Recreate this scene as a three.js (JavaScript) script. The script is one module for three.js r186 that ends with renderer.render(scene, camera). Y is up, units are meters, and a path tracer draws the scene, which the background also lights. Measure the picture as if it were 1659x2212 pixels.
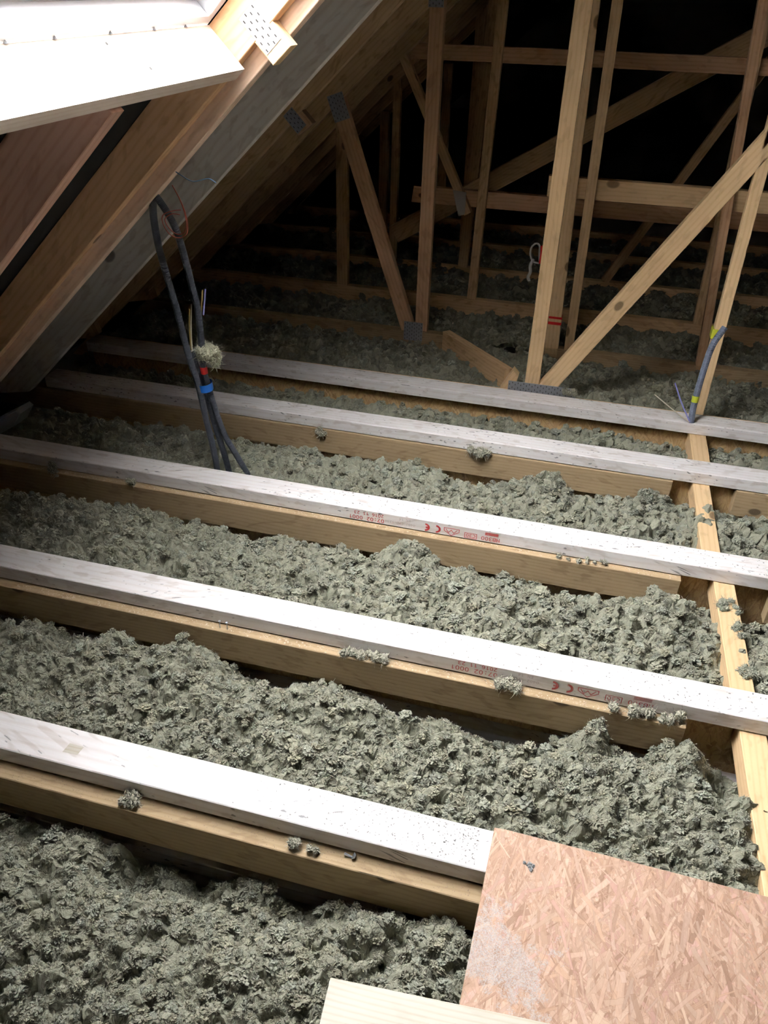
import * as THREE from 'three';
import { ImprovedNoise } from 'three/addons/math/ImprovedNoise.js';
import { mergeGeometries, mergeVertices } from 'three/addons/utils/BufferGeometryUtils.js';

// ---------------------------------------------------------------- camera, sky, exposure
const scene = new THREE.Scene();
const camera = new THREE.PerspectiveCamera(2 * Math.atan(1106 / 1720) * 180 / Math.PI, 1659 / 2212, 0.02, 60);
camera.position.set(0, 1.4856, 0);
camera.rotation.order = 'YXZ';
camera.rotation.set(-0.59003, 0.243473, 0.029676);
scene.add(camera);
scene.background = new THREE.Color().setRGB(14.6, 14.7, 15.1);      // overcast daylight, seen only through the roof window
const renderer = new THREE.WebGLRenderer({ antialias: true });
renderer.toneMapping = THREE.LinearToneMapping;
renderer.toneMappingExposure = 2.9;
renderer.shadowMap.enabled = true;

// ---------------------------------------------------------------- helpers
let seed = 12345;
const rnd = () => { seed = (seed * 1664525 + 1013904223) >>> 0; return seed / 4294967296; };
const rr = (a, b) => a + (b - a) * rnd();
const noise = new ImprovedNoise();
const nz = (x, y, z) => noise.noise(x, y, z);
const V = (x, y, z) => new THREE.Vector3(x, y, z);
const clamp = (x, a = 0, b = 1) => Math.min(b, Math.max(a, x));
const smooth = (a, b, x) => { const t = clamp((x - a) / (b - a)); return t * t * (3 - 2 * t); };
const TH = 43.7 * Math.PI / 180, CS = Math.cos(TH), SN = Math.sin(TH);
const SL = (s, n) => [-1.5 + s * CS + n * SN, 0.765 + s * SN - n * CS];   // along the left roof slope, and square to it (inwards +)
const names = {};
const numbered = (n) => { const k = names[n] = (names[n] ?? -1) + 1; return k ? n + '_' + String(k).padStart(3, '0') : n; };

function thing(name, label, category, base = [0, 0, 0], group) {
  const o = new THREE.Group(); o.name = numbered(name); o.position.set(...base);
  o.userData = { label, category }; if (group) o.userData.group = group;
  scene.add(o); return o;
}
function part(name, geo, mat, parent, label) {                       // geometry is given in scene coordinates
  let b = V(0, 0, 0); for (let q = parent; q && q !== scene; q = q.parent) b.add(q.position);
  geo.translate(-b.x, -b.y, -b.z);
  const m = new THREE.Mesh(geo, mat); m.name = name; m.castShadow = m.receiveShadow = true;
  if (label) m.userData.label = label;
  parent.add(m); return m;
}
function single(name, label, category, geo, mat, group) {
  const m = new THREE.Mesh(geo, mat); m.name = numbered(name); m.castShadow = m.receiveShadow = true;
  geo.computeBoundingBox(); const c = geo.boundingBox.getCenter(V(0, 0, 0)); c.y = geo.boundingBox.min.y;
  geo.translate(-c.x, -c.y, -c.z); m.position.copy(c);
  m.userData = { label, category }; if (group) m.userData.group = group;
  scene.add(m); return m;
}
function struct(name, geo, mat) {
  const m = new THREE.Mesh(geo, mat); m.name = name; m.castShadow = m.receiveShadow = true; m.userData = { kind: 'structure' };
  scene.add(m); return m;
}
// texture coordinates in metres: u along the grain direction, v across it, whatever way a face points
function grainUV(geo, dir) {
  const g = geo.index ? geo.toNonIndexed() : geo, p = g.attributes.position, uv = new Float32Array(p.count * 2);
  const t = dir.clone().normalize(), ou = rnd() * 5, ov = rnd() * 5;
  const a = V(0, 0, 0), b = V(0, 0, 0), c = V(0, 0, 0), n = V(0, 0, 0), w = V(0, 0, 0);
  for (let i = 0; i < p.count; i += 3) {
    a.fromBufferAttribute(p, i); b.fromBufferAttribute(p, i + 1); c.fromBufferAttribute(p, i + 2);
    n.copy(b).sub(a).cross(w.copy(c).sub(a)).normalize();
    const d = n.dot(t);
    if (Math.abs(d) > 0.6) { w.set(0, 0, 1); if (Math.abs(w.dot(n)) > 0.8) w.set(1, 0, 0); const e = n.clone().cross(w).normalize();
      [a, b, c].forEach((q, k) => { uv[2 * (i + k)] = ou + q.dot(e) * 0.35; uv[2 * (i + k) + 1] = ov + q.dot(w) * 0.8; });
    } else { const e = n.clone().cross(t).normalize();
      [a, b, c].forEach((q, k) => { uv[2 * (i + k)] = ou + q.dot(t); uv[2 * (i + k) + 1] = ov + q.dot(e) + (Math.abs(n.y) > 0.7 ? 0.37 : 0); });
    }
  }
  g.setAttribute('uv', new THREE.BufferAttribute(uv, 2)); g.computeVertexNormals();
  return g;
}
// timber cut to an outline in x and y, thick along z, with eased edges
function prism(poly, z0, z1, dir, bev = 0.0018) {
  const zl = Math.min(z0, z1), d = Math.abs(z1 - z0);
  const g = new THREE.ExtrudeGeometry(new THREE.Shape(poly.map(([x, y]) => new THREE.Vector2(x, y))),
    { depth: d - 2 * bev, bevelEnabled: true, bevelSize: bev, bevelOffset: -bev, bevelThickness: bev, bevelSegments: 1 });
  g.translate(0, 0, zl + bev); g.deleteAttribute('uv');
  return grainUV(g, dir || V(1, 0, 0));
}
const rect = (x0, y0, x1, y1) => [[x0, y0], [x1, y0], [x1, y1], [x0, y1]];
// straight timber between two points, w across and h the other way
function beam(p0, p1, w, h, up = V(0, 1, 0), bev = 0.0018) {
  const d = p1.clone().sub(p0), L = d.length(); d.normalize();
  const g = prism(rect(-L / 2, -h / 2, L / 2, h / 2), -w / 2, w / 2, V(1, 0, 0), bev);
  const zz = d.clone().cross(up).normalize(), yy = zz.clone().cross(d);
  g.applyMatrix4(new THREE.Matrix4().makeBasis(d, yy, zz).setPosition(p0.clone().add(p1).multiplyScalar(0.5)));
  return g;
}
// web of a truss from (x0,y0) to (x1,y1) on its centre line, width w, thickness along z
function web(x0, y0, x1, y1, w, z0, z1) {
  const d = V(x1 - x0, y1 - y0, 0).normalize(), nx = -d.y * w / 2, ny = d.x * w / 2;
  return prism([[x0 - nx, y0 - ny], [x1 - nx, y1 - ny], [x1 + nx, y1 + ny], [x0 + nx, y0 + ny]], z0, z1, d);
}
const tube = (pts, r, seg = 60, rad = 10) => new THREE.TubeGeometry(new THREE.CatmullRomCurve3(pts.map((q) => V(...q))), seg, r, rad, false);
function box(x0, y0, z0, x1, y1, z1) { const g = new THREE.BoxGeometry(x1 - x0, y1 - y0, z1 - z0); g.translate((x0 + x1) / 2, (y0 + y1) / 2, (z0 + z1) / 2); return g; }

// ---------------------------------------------------------------- textures
function dataTex(w, h, f, srgb = true) {
  const d = new Uint8Array(w * h * 4);
  for (let y = 0; y < h; y++) for (let x = 0; x < w; x++) { const c = f(x / w, y / h), i = 4 * (y * w + x); for (let k = 0; k < 3; k++) d[i + k] = clamp(c[k]) * 255; d[i + 3] = 255; }
  const t = new THREE.DataTexture(d, w, h); t.wrapS = t.wrapT = THREE.RepeatWrapping; t.magFilter = THREE.LinearFilter; t.minFilter = THREE.LinearMipmapLinearFilter; t.generateMipmaps = true;
  if (srgb) t.colorSpace = THREE.SRGBColorSpace; t.needsUpdate = true; return t;
}
// tileable noise: walk on two circles
const per = (u, v, fu, fv, s) => { const a = u * 2 * Math.PI, b = v * 2 * Math.PI, ru = fu / (2 * Math.PI), rv = fv / (2 * Math.PI);
  return nz(Math.cos(a) * ru + s, Math.sin(a) * ru + Math.cos(b) * rv, Math.sin(b) * rv + s * 1.7); };
function woodMaps({ light, dark, knots = 5, ring = 26, dirt = 0.1, speck = 0, s = 1, sat = 1 }) {
  const K = []; for (let i = 0; i < knots; i++) K.push([rnd(), rnd(), rr(0.010, 0.02)]);
  const LX = 1.6, LY = 0.4;                                          // metres covered by the texture
  const val = (u, v) => {
    let dv = 0, kn = 0;
    for (const [ku, kv, r] of K) { let du = u - ku, dw = v - kv; du -= Math.round(du); dw -= Math.round(dw); du *= LX; dw *= LY;
      const e = Math.hypot(du / 1.6, dw); dv += Math.sign(dw || 1) * 0.028 * Math.exp(-(du * du) / 0.006 - Math.abs(dw) / 0.05); kn = Math.max(kn, smooth(r * 1.15, r * 0.7, e) * (0.92 + 0.08 * Math.sin(e * 1300))); }
    const w = v + dv + 0.05 * per(u, v, 2.4, 2, s) + 0.012 * per(u, v, 6, 4, s + 3);
    const rg = Math.sin(w * ring * 2 * Math.PI + 2 * per(u, v, 2, 3, s + 7)), late = Math.pow(0.5 + 0.5 * rg, 3);
    const fib = per(u, v, 26, 150, s + 11) * 0.5 + per(u, v, 60, 300, s + 13) * 0.35;
    const blot = per(u, v, 4, 3, s + 17) * 0.6 + per(u, v, 13, 7, s + 19) * 0.4;
    const gr = smooth(0.18, 0.5, per(u, v, 30, 18, s + 23) + 0.35 * per(u, v, 90, 60, s + 29));
    const sp = speck ? smooth(0.52 - speck, 0.6 - speck, per(u, v, 110, 70, s + 31) * 0.8 + 0.3 * per(u, v, 9, 5, s + 37)) : 0;
    return [late, fib, blot, kn, gr, sp];
  };
  const map = dataTex(1024, 256, (u, v) => {
    const [late, fib, blot, kn, gr, sp] = val(u, v); const m = clamp(0.42 * late + 0.22 * fib + 0.16 * blot);
    return [0, 1, 2].map((k) => { let c = light[k] + (dark[k] - light[k]) * m; c *= 1 - 0.06 * blot; c += (dark[k] * 0.55 - c) * kn * 0.85; c *= 1 - dirt * gr * (1 + 0.2 * k); c += (0.38 - c) * sp * 0.7; return c; });
  });
  const bump = dataTex(512, 256, (u, v) => { const [late, fib, , kn] = val(u, v); const c = 0.5 + 0.25 * fib - 0.18 * late - 0.1 * kn; return [c, c, c]; }, false);
  for (const t of [map, bump]) t.repeat.set(1 / LX, 1 / LY);
  return { map, bumpMap: bump };
}
const C = (r, g, b) => [r / 255, g / 255, b / 255];
const wood = (o, rough = 0.72, bs = 0.0007) => new THREE.MeshStandardMaterial({ ...woodMaps(o), roughness: rough, bumpScale: bs });
const M = {};
M.flange = wood({ light: C(222, 218, 216), dark: C(204, 194, 187), knots: 2, ring: 18, dirt: 0.07, speck: 0.03, s: 1 }, 0.6);
M.pale = wood({ light: C(240, 226, 213), dark: C(224, 202, 184), knots: 2, ring: 34, dirt: 0.02, s: 5 }, 0.6);
M.plank = wood({ light: C(193, 187, 172), dark: C(172, 158, 132), knots: 3, ring: 40, dirt: 0.02, s: 6 }, 0.6);
M.tan = wood({ light: C(226, 194, 150), dark: C(206, 168, 120), knots: 3, ring: 24, dirt: 0.05, s: 9 });
M.chord = wood({ light: C(168, 145, 112), dark: C(142, 119, 86), knots: 2, ring: 30, dirt: 0.09, s: 14 }, 0.8, 0.001);
M.brown = wood({ light: C(212, 172, 136), dark: C(184, 140, 102), knots: 2, ring: 22, dirt: 0.07, s: 21 }, 0.8);
M.pink = wood({ light: C(236, 208, 186), dark: C(216, 180, 152), knots: 2, ring: 22, dirt: 0.05, s: 24 }, 0.8);
M.rust = wood({ light: C(208, 166, 146), dark: C(182, 136, 112), knots: 1, ring: 16, dirt: 0.05, s: 25 }, 0.8);
M.orange = wood({ light: C(226, 184, 142), dark: C(204, 156, 112), knots: 2, ring: 18, dirt: 0.06, s: 26 }, 0.8);
M.greyed = wood({ light: C(240, 235, 226), dark: C(220, 209, 194), knots: 2, ring: 16, dirt: 0.06, s: 27 }, 0.75);
M.oldwood = wood({ light: C(214, 180, 138), dark: C(188, 150, 108), knots: 2, ring: 24, dirt: 0.1, s: 33 }, 0.85);
M.felt = new THREE.MeshStandardMaterial({ color: new THREE.Color().setRGB(0.012, 0.0125, 0.015), roughness: 0.9 });
M.plaster = new THREE.MeshStandardMaterial({ color: new THREE.Color().setRGB(0.42, 0.40, 0.37), roughness: 0.95 });
M.gable = new THREE.MeshStandardMaterial({ color: new THREE.Color().setRGB(0.36, 0.34, 0.31), roughness: 0.95 });
M.board = new THREE.MeshStandardMaterial({ color: new THREE.Color().setRGB(0.36, 0.33, 0.29), roughness: 0.9 });
M.white = new THREE.MeshStandardMaterial({ color: new THREE.Color().setRGB(0.60, 0.61, 0.64), roughness: 0.4 });
M.zinc = new THREE.MeshStandardMaterial({ color: new THREE.Color().setRGB(0.33, 0.345, 0.375), roughness: 0.5, metalness: 0.35 });
M.hole = new THREE.MeshStandardMaterial({ color: new THREE.Color().setRGB(0.05, 0.045, 0.04), roughness: 0.9 });
M.glass = new THREE.MeshPhysicalMaterial({ color: 0xffffff, transmission: 1, thickness: 0, roughness: 0, ior: 1.45 });
M.conduit = new THREE.MeshStandardMaterial({ color: new THREE.Color().setRGB(0.06, 0.068, 0.088), roughness: 0.5 });
M.conduitGrey = new THREE.MeshStandardMaterial({ color: new THREE.Color().setRGB(0.16, 0.19, 0.26), roughness: 0.5 });
const plastic = (r, g, b, rough = 0.45) => new THREE.MeshStandardMaterial({ color: new THREE.Color().setRGB(r, g, b), roughness: rough });
M.blueTape = plastic(0.01, 0.16, 0.62, 0.35); M.redTape = plastic(0.75, 0.02, 0.02, 0.4); M.yellowTape = plastic(0.55, 0.6, 0.04, 0.4);
M.redWire = plastic(0.5, 0.10, 0.06); M.blueWire = plastic(0.10, 0.2, 0.36); M.yellowWire = plastic(0.5, 0.36, 0.12); M.violetWire = plastic(0.24, 0.24, 0.55); M.cream = plastic(0.62, 0.56, 0.44); M.rope = plastic(0.42, 0.42, 0.42, 0.9);
M.steel = new THREE.MeshStandardMaterial({ color: new THREE.Color().setRGB(0.5, 0.54, 0.6), roughness: 0.4, metalness: 0.5 });

// oriented strand board: thousands of pressed flakes
function osbTex(size, metres, n, tones, sd) {
  const keep = seed; seed = sd;
  const mk = () => { const c = document.createElement('canvas'); c.width = c.height = size; return c; };
  const c = mk(), b = mk(), g = c.getContext('2d'), h = b.getContext('2d'), px = size / metres;
  g.fillStyle = 'rgb(' + tones[0].join(',') + ')'; g.fillRect(0, 0, size, size); h.fillStyle = '#777'; h.fillRect(0, 0, size, size);
  for (let i = 0; i < n; i++) {
    const x = rnd() * size, y = rnd() * size, L = rr(0.012, 0.085) * px, w = rr(0.001, 0.013) * rr(0.3, 1) * px, a = (rnd() + rnd() + rnd() - 1.5) * 1.1 + Math.PI / 2;
    const t = tones[Math.floor(rnd() * tones.length)], j = rr(-12, 12), hv = Math.floor(rr(70, 190));
    const pts = []; const m = 5; for (let k = 0; k <= m; k++) pts.push([(-0.5 + k / m) * L, -w / 2 + rr(-0.12, 0.12) * w]); for (let k = m; k >= 0; k--) pts.push([(-0.5 + k / m) * L + rr(-.02, .02) * L, w / 2 + rr(-0.12, 0.12) * w]);
    for (const ox of [-size, 0, size]) for (const oy of [-size, 0, size]) {
      if (x + ox < -L || x + ox > size + L || y + oy < -L || y + oy > size + L) continue;
      for (const [q, st] of [[g, `rgb(${t.map((v) => Math.round(v + j)).join(',')})`], [h, `rgb(${hv},${hv},${hv})`]]) {
        q.save(); q.translate(x + ox, y + oy); q.rotate(a); q.globalAlpha = 0.72; q.fillStyle = st; q.beginPath(); pts.forEach(([u, v], k) => k ? q.lineTo(u, v) : q.moveTo(u, v)); q.closePath(); q.fill();
        if (q === g) { q.globalAlpha = 0.22; q.strokeStyle = 'rgb(120,84,58)'; q.lineWidth = 1; q.stroke(); q.globalAlpha = 0.10; q.beginPath(); for (let k = 0; k < 4; k++) { const v = -w / 2 + w * (k + 0.5) / 4; q.moveTo(-L * 0.45, v); q.lineTo(L * 0.45, v); } q.stroke(); }
        q.restore();
      }
    }
  }
  seed = keep;
  const out = [c, b].map((k, i) => { const t = new THREE.CanvasTexture(k); t.wrapS = t.wrapT = THREE.RepeatWrapping; if (!i) t.colorSpace = THREE.SRGBColorSpace; t.repeat.set(1 / metres, 1 / metres); return t; });
  return { map: out[0], bumpMap: out[1], canvas: [c, b] };
}
const osbTones = [[186, 154, 132], [180, 147, 124], [192, 162, 140], [187, 152, 126], [170, 136, 113], [198, 170, 147], [184, 156, 137], [152, 119, 98], [188, 149, 134], [190, 158, 136]];
const O1 = osbTex(1536, 0.9, 15000, osbTones, 77);
// dried plaster splashes and mortar dust lying on the board's near corner
{ const keep = seed; seed = 4242; const [c, b] = O1.canvas, g = c.getContext('2d'), h = b.getContext('2d'), px = 1536 / 0.9;
  for (let i = 0; i < 60000; i++) {
    const mx = rr(-0.02, 0.19), my = rr(0.46, 0.72), d = 0.5 - Math.hypot((mx - 0.04) / 0.16, (my - 0.60) / 0.20) + 0.45 * nz(mx * 14, my * 14, 3.3) + 0.3 * nz(mx * 60, my * 60, 8.1);
    if (d < rnd() * 0.25) continue;
    const x = ((mx * px) + 1536) % 1536, y = my * px, q = rr(0.5, 2.0), v = Math.round(rr(158, 190)); g.globalAlpha = 0.45; g.fillStyle = `rgb(${v},${v - 8},${v - 12})`; g.beginPath(); g.arc(x, y, q, 0, 7); g.fill();
    h.globalAlpha = 0.5; h.fillStyle = rnd() > 0.5 ? '#fff' : '#888'; h.beginPath(); h.arc(x, y, q, 0, 7); h.fill();
  }
  for (let i = 0; i < 5000; i++) {                                     // reddish dust trodden into the flakes
    const k = i % 3, a = rnd() * 6.283, r = Math.sqrt(-2 * Math.log(1 - rnd() * 0.99)), x = [0.36, 0.62, 0.56][k] * px + 0.07 * px * r * Math.cos(a), y = [0.2, 0.45, 0.72][k] * px + 0.09 * px * r * Math.sin(a);
    g.globalAlpha = 0.16; g.fillStyle = 'rgb(196,132,110)'; g.beginPath(); g.arc(x, y, rr(1, 4), 0, 7); g.fill();
  } seed = keep; }
M.osb = new THREE.MeshStandardMaterial({ map: O1.map, bumpMap: O1.bumpMap, bumpScale: 0.0012, roughness: 0.72 });
const O2 = osbTex(768, 0.6, 1900, [[196, 166, 118], [182, 150, 104], [208, 180, 134], [164, 132, 90], [192, 160, 112]], 99);
M.osbWeb = new THREE.MeshStandardMaterial({ map: O2.map, bumpMap: O2.bumpMap, bumpScale: 0.001, roughness: 0.8 });

// ---------------------------------------------------------------- the shell: roof slopes, gables, ceiling below
const RX = 1.6;                                                      // ridge
const mir = ([x, y]) => [2 * RX - x, y];
{
  const n0 = -0.108, n1 = -0.135, sR = (RX + 1.5 - n0 * SN) / CS, sW0 = 0.742, sW1 = 1.80, zW0 = -0.966, zW1 = -2.12;
  const slab = (s0, s1, z0, z1) => { const g = new THREE.ExtrudeGeometry(new THREE.Shape([SL(s0, n0), SL(s1, n0), SL(s1, n1), SL(s0, n1)].map((q) => new THREE.Vector2(...q))), { depth: z0 - z1, bevelEnabled: false }); g.translate(0, 0, z1); return g; };
  struct('ceiling', mergeGeometries([slab(-1.95, sW0, 1.6, -15), slab(sW1, sR, 1.6, -15), slab(sW0, sW1, 1.6, zW0), slab(sW0, sW1, zW1, -15)]), M.felt);
  const rs = new THREE.ExtrudeGeometry(new THREE.Shape([mir(SL(-1.95, n0)), mir(SL(sR, n0)), mir(SL(sR, n1)), mir(SL(-1.95, n1))].map((q) => new THREE.Vector2(...q))), { depth: 16.6, bevelEnabled: false }); rs.translate(0, 0, -15);
  struct('ceiling_right', rs, M.felt);
  struct('wall_back', box(-2.95, -0.4, -15.1, 2 * RX + 2.95, 4.6, -15), M.gable);
  struct('wall_front', box(-2.95, -0.4, 1.0, 2 * RX + 2.95, 4.6, 1.1), M.board);
  struct('wall_left', box(-2.86, -0.4, -15, -2.80, -0.18, 1.6), M.gable);
  struct('wall_right', box(2 * RX + 2.80, -0.4, -15, 2 * RX + 2.86, -0.18, 1.6), M.gable);
  struct('floor', box(-2.95, -0.345, -15, 2 * RX + 2.95, -0.325, 1.6), M.plaster);
}
// roof window: stepped white lining and sash
{
  const w = new THREE.Group(); w.name = 'window_1'; w.userData = { kind: 'structure', label: 'white framed roof window letting in daylight above the pale trimmer board' };
  const b = SL(0.78, -0.12); w.position.set(b[0], b[1], -1.54); scene.add(w);
  const z0 = -0.967, z1 = -2.119, s0 = 0.781, s1 = 1.80;
  const sq = (a, c, n0, n1) => [SL(a, n0), SL(c, n0), SL(c, n1), SL(a, n1)];
  const D = V(0, 0, 1), T = V(CS, SN, 0);
  const bar = (a, c, za, zb, d) => part('frame_bar', prism(sq(a, c, -0.108, -0.178), za, zb, d, 0.0015), M.white, w);
  bar(s0 - 0.006, s0 + 0.024, z0, z1, D); bar(s1 - 0.03, s1, z0, z1, D); bar(s0 + 0.024, s1 - 0.03, z0, z0 - 0.03, T); bar(s0 + 0.024, s1 - 0.03, z1 + 0.03, z1, T);
  const sash = (a, c, za, zb, d) => part('sash', prism(sq(a, c, -0.160, -0.212), za, zb, d, 0.004), M.white, w);
  sash(s0 + 0.024, s0 + 0.075, z0 - 0.03, z1 + 0.03, D); sash(s1 - 0.08, s1 - 0.03, z0 - 0.03, z1 + 0.03, D); sash(s0 + 0.075, s1 - 0.08, z0 - 0.03, z0 - 0.08, T); sash(s0 + 0.075, s1 - 0.08, z1 + 0.08, z1 + 0.03, T);
  part('pane', prism(sq(s0 + 0.07, s1 - 0.075, -0.186, -0.191), z0 - 0.075, z1 + 0.075, T, 0.0005), M.glass, w);
  const pins = []; for (const z of [-1.33, -1.47, -1.66, -1.84, -1.99]) { const c = SL(s0 + 0.002, -0.106), g = new THREE.ConeGeometry(0.005, 0.006, 10); g.translate(c[0], c[1], z); pins.push(g); }
  pins.forEach((g) => part('fixing_clip', g, M.zinc, w));
}

// ---------------------------------------------------------------- punched metal nail plates
function platePart(o, x, y, w, h, ang, z, mat = M.zinc) {             // flat plate with rows of punched slots, on the camera side of a truss
  const g = prism(rect(-w / 2, -h / 2, w / 2, h / 2), 0, 0.0015, V(1, 0, 0), 0.0003); g.rotateZ(ang); g.translate(x, y, z);
  const p = part('nail_plate', g, mat, o, 'punched galvanised nail plate');
  const slots = []; const nx = Math.max(2, Math.round(w / 0.0125)), ny = Math.max(2, Math.round(h / 0.021));
  for (let i = 0; i < nx; i++) for (let j = 0; j < ny; j++) { const s = new THREE.BoxGeometry(0.0026, 0.0075, 0.0009); s.translate((i + 0.5) / nx * w - w / 2, (j + 0.5 + (i % 2 ? 0.18 : -0.18)) / ny * h - h / 2, 0.0018); slots.push(s); }
  const sg = mergeGeometries(slots); sg.rotateZ(ang); sg.translate(x, y, z);
  const q = part('punched_slots', sg, M.hole, p); q.userData.kind = 'stuff';
}

// ---------------------------------------------------------------- roof trusses, 600 mm apart
const ZT = (k) => -0.92 - 0.6 * k, TT = 0.045;
const rafterPoly = (s0, s1, nb, nt = -0.106) => [SL(s0, nb), SL(s1, nb), SL(s1, nt), SL(s0, nt)];
const sRidge = (RX + 1.5) / CS, RD = V(CS, SN, 0), RDm = V(-CS, SN, 0);
const heelS = (nb, y) => (y - 0.765 + nb * CS) / SN;
function truss(k, label, o = {}) {
  const zf = ZT(k), z0 = zf, z1 = zf - TT, t = thing('roof_truss', label, 'roof truss', [-2.35, -0.155, zf - TT / 2], o.group);
  const wm = o.wood || M.oldwood, nb = o.nb || 0;
  const sh = heelS(nb, -0.05), st = heelS(-0.106, -0.155);
  const top = sRidge - 0.02;
  const heel = [SL(sh, nb), SL(o.cut ?? top, nb), SL(o.cut ?? top, -0.106), SL(st + 0.1, -0.106)];
  part('rafter', prism(heel, z0, z1, RD), o.rafterWood || wm, t);
  if (o.cut) part('rafter', prism(rafterPoly(1.84, top, 0), z0, z1, RD), wm, t);
  part('rafter', prism(rafterPoly(heelS(0, -0.05), top, 0).map(mir), z0, z1, RDm), wm, t);
  const cz0 = o.chordZ ?? z0, xl = SL(st, -0.106)[0] + 0.10;
  for (const [xa, xb] of o.chords || [[xl, 2 * RX - xl]])
    part('bottom_chord', prism([[xa === xl ? xa + 0.02 : xa, -0.155], [xb, -0.155], [xb, -0.05], [xa === xl ? xa + 0.13 : xa, -0.05]], cz0, cz0 - TT, V(1, 0, 0)), o.chordWood || wm, t);
  for (const [x0, y0, x1, y1, w, wd] of o.webs || []) part('web', web(x0, y0, x1, y1, w || 0.065, z0, z1), wd || o.webWood || wm, t);
  for (const [x, y, w, h, a] of o.plates || []) platePart(t, x, y, w, h, a, z0 + 0.0002);
  if (o.heel) part('heel_block', prism([[-2.354, 0.012], [-2.317, 0.042], [-2.300, -0.012], [-2.343, -0.036]], z0 + 0.03, z0, V(0.4, -0.8, 0)), M.tan, t, 'short pale offcut at the foot of the rafter');
  return t;
}
const XL = SL(heelS(-0.106, -0.155), -0.106)[0] + 0.10;
truss(-1, 'roof truss behind the loose pale plank, nearest the camera', { wood: M.chord, chordZ: -0.318 });
truss(0, 'roof truss whose tan bottom tie runs under the particle board corner', { wood: M.chord, chordZ: -0.918 });
truss(1, 'roof truss with its brown rafter sawn off under the white trimmer board', { nb: 0.03, cut: 0.742, rafterWood: M.rust, wood: M.chord, chordZ: -1.508, chords: [[XL, 0.418], [0.72, 5.9]] });
truss(2, 'roof truss with a sawn stub and nail plate beside the roof window', { wood: M.chord, rafterWood: M.orange, chordZ: -2.122, chords: [[XL, 0.432], [0.70, 5.9]] });
truss(3, 'roof truss hidden behind the broad grey rafter', { wood: M.chord, chordZ: -2.738, chords: [[XL, 0.429], [0.655, 5.9]], heel: true });
truss(4, 'roof truss with bright tan post and diagonal meeting at a nail plate', { wood: M.tan, rafterWood: M.oldwood, chordWood: M.tan, heel: true,
  webs: [[-0.167, -0.04, -0.172, 2.05, 0.062], [-0.112, -0.02, 1.02, 1.82, 0.072], [0.548, -0.05, 0.528, 2.7, 0.043]],
  plates: [[-0.12, -0.034, 0.30, 0.09, 0]] });
truss(5, 'roof truss with brown post and slanting web above a sawn bottom tie', { wood: M.brown, rafterWood: M.oldwood, chordWood: M.chord, heel: true, chords: [[XL, -0.682], [-0.235, 5.9]],
  webs: [[-0.805, -0.045, -0.808, 1.47, 0.064], [-0.875, -0.045, -1.262, 1.03, 0.07], [-0.123, -0.1, -0.191, 2.1, 0.066, M.tan], [-0.038, -0.1, -0.084, 2.2, 0.045, M.tan], [0.60, -0.08, 0.47, 1.6, 0.04]],
  plates: [[-0.845, -0.05, 0.10, 0.10, 0], [-1.248, 0.985, 0.078, 0.115, 0.345], [-0.812, 1.44, 0.066, 0.1, 0]] });
const far = { wood: M.oldwood, webs: [[-1.424, -0.05, -1.424, 0.85, 0.066], [-1.10, 1.17, -0.70, 0.42, 0.045], [-0.64, -0.05, -0.60, 2.0, 0.05], [0.62, -0.05, 0.55, 2.4, 0.045]], chords: [[XL, 5.9]] };
truss(6, 'dark roof truss just behind the brown post truss', far);
truss(7, 'dark roof truss carrying the long sloping brace', { ...far, webs: [[-1.27, -0.05, -1.27, 1.0, 0.045], [-0.80, -0.05, -0.72, 1.9, 0.06], [0.1, -0.05, 0.9, 1.5, 0.05]] });
truss(8, 'dark roof truss deep in the loft, last but one in sight', { ...far, webs: [[-1.5, -0.05, -1.5, 0.75, 0.06], [-0.9, -0.05, -0.9, 1.4, 0.06]] });
truss(9, 'dark roof truss deepest in the loft', { ...far, webs: [[-1.2, -0.05, -1.2, 1.0, 0.06]] });
// sawn stubs of webs that were cut away, still hanging on their plates
{
  const byLabel = (s) => scene.children.find((c) => c.userData.label?.includes(s));
  const t2 = byLabel('sawn stub'), z2 = ZT(2);
  part('web_stub', prism([SL(0.842, 0.0), SL(0.910, 0.0), SL(0.910, 0.069), SL(0.842, 0.067)], z2, z2 - TT, V(SN, -CS, 0)), M.tan, t2, 'sawn off yellow web stub');
  const c2 = SL(0.8745, -0.0095); platePart(t2, c2[0], c2[1], 0.054, 0.101, TH, z2 + 0.0002);
  const t4 = byLabel('bright tan post'), z4 = ZT(4);
  part('web_stub', prism([SL(0.325, 0.0), SL(0.402, 0.0), SL(0.402, 0.063), SL(0.325, 0.056)], z4, z4 - TT, V(SN, -CS, 0)), M.brown, t4, 'sawn off web stub');
  const c4 = SL(0.352, 0.006); platePart(t4, c4[0], c4[1], 0.052, 0.085, TH, z4 + 0.0002);
}

// deep rafters added beside the trusses
single('rafter', 'pinkish brown deep rafter bolted behind the truss beside the roof window', 'rafter', prism([SL(heelS(0.041, -0.05), 0.041), SL(sRidge - 0.03, 0.041), SL(sRidge - 0.03, -0.106), SL(heelS(-0.106, -0.1), -0.106)], ZT(2) - TT - 0.001, ZT(2) - 2 * TT, RD), M.pink);
single('rafter', 'broad grey planed rafter standing on the second farthest white joist', 'rafter', prism([SL(heelS(0.053, -0.045), 0.053), SL(sRidge - 0.03, 0.053), SL(sRidge - 0.03, -0.106), SL(heelS(-0.106, -0.1), -0.106)], ZT(3) + TT, ZT(3) + 0.001, RD), M.greyed);
single('header_board', 'header board closing the top of the roof window opening', 'board', prism([SL(1.802, 0.02), SL(1.838, 0.02), SL(1.838, -0.105), SL(1.802, -0.105)], -0.967, -2.119, V(0, 0, 1)), M.pale);
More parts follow.
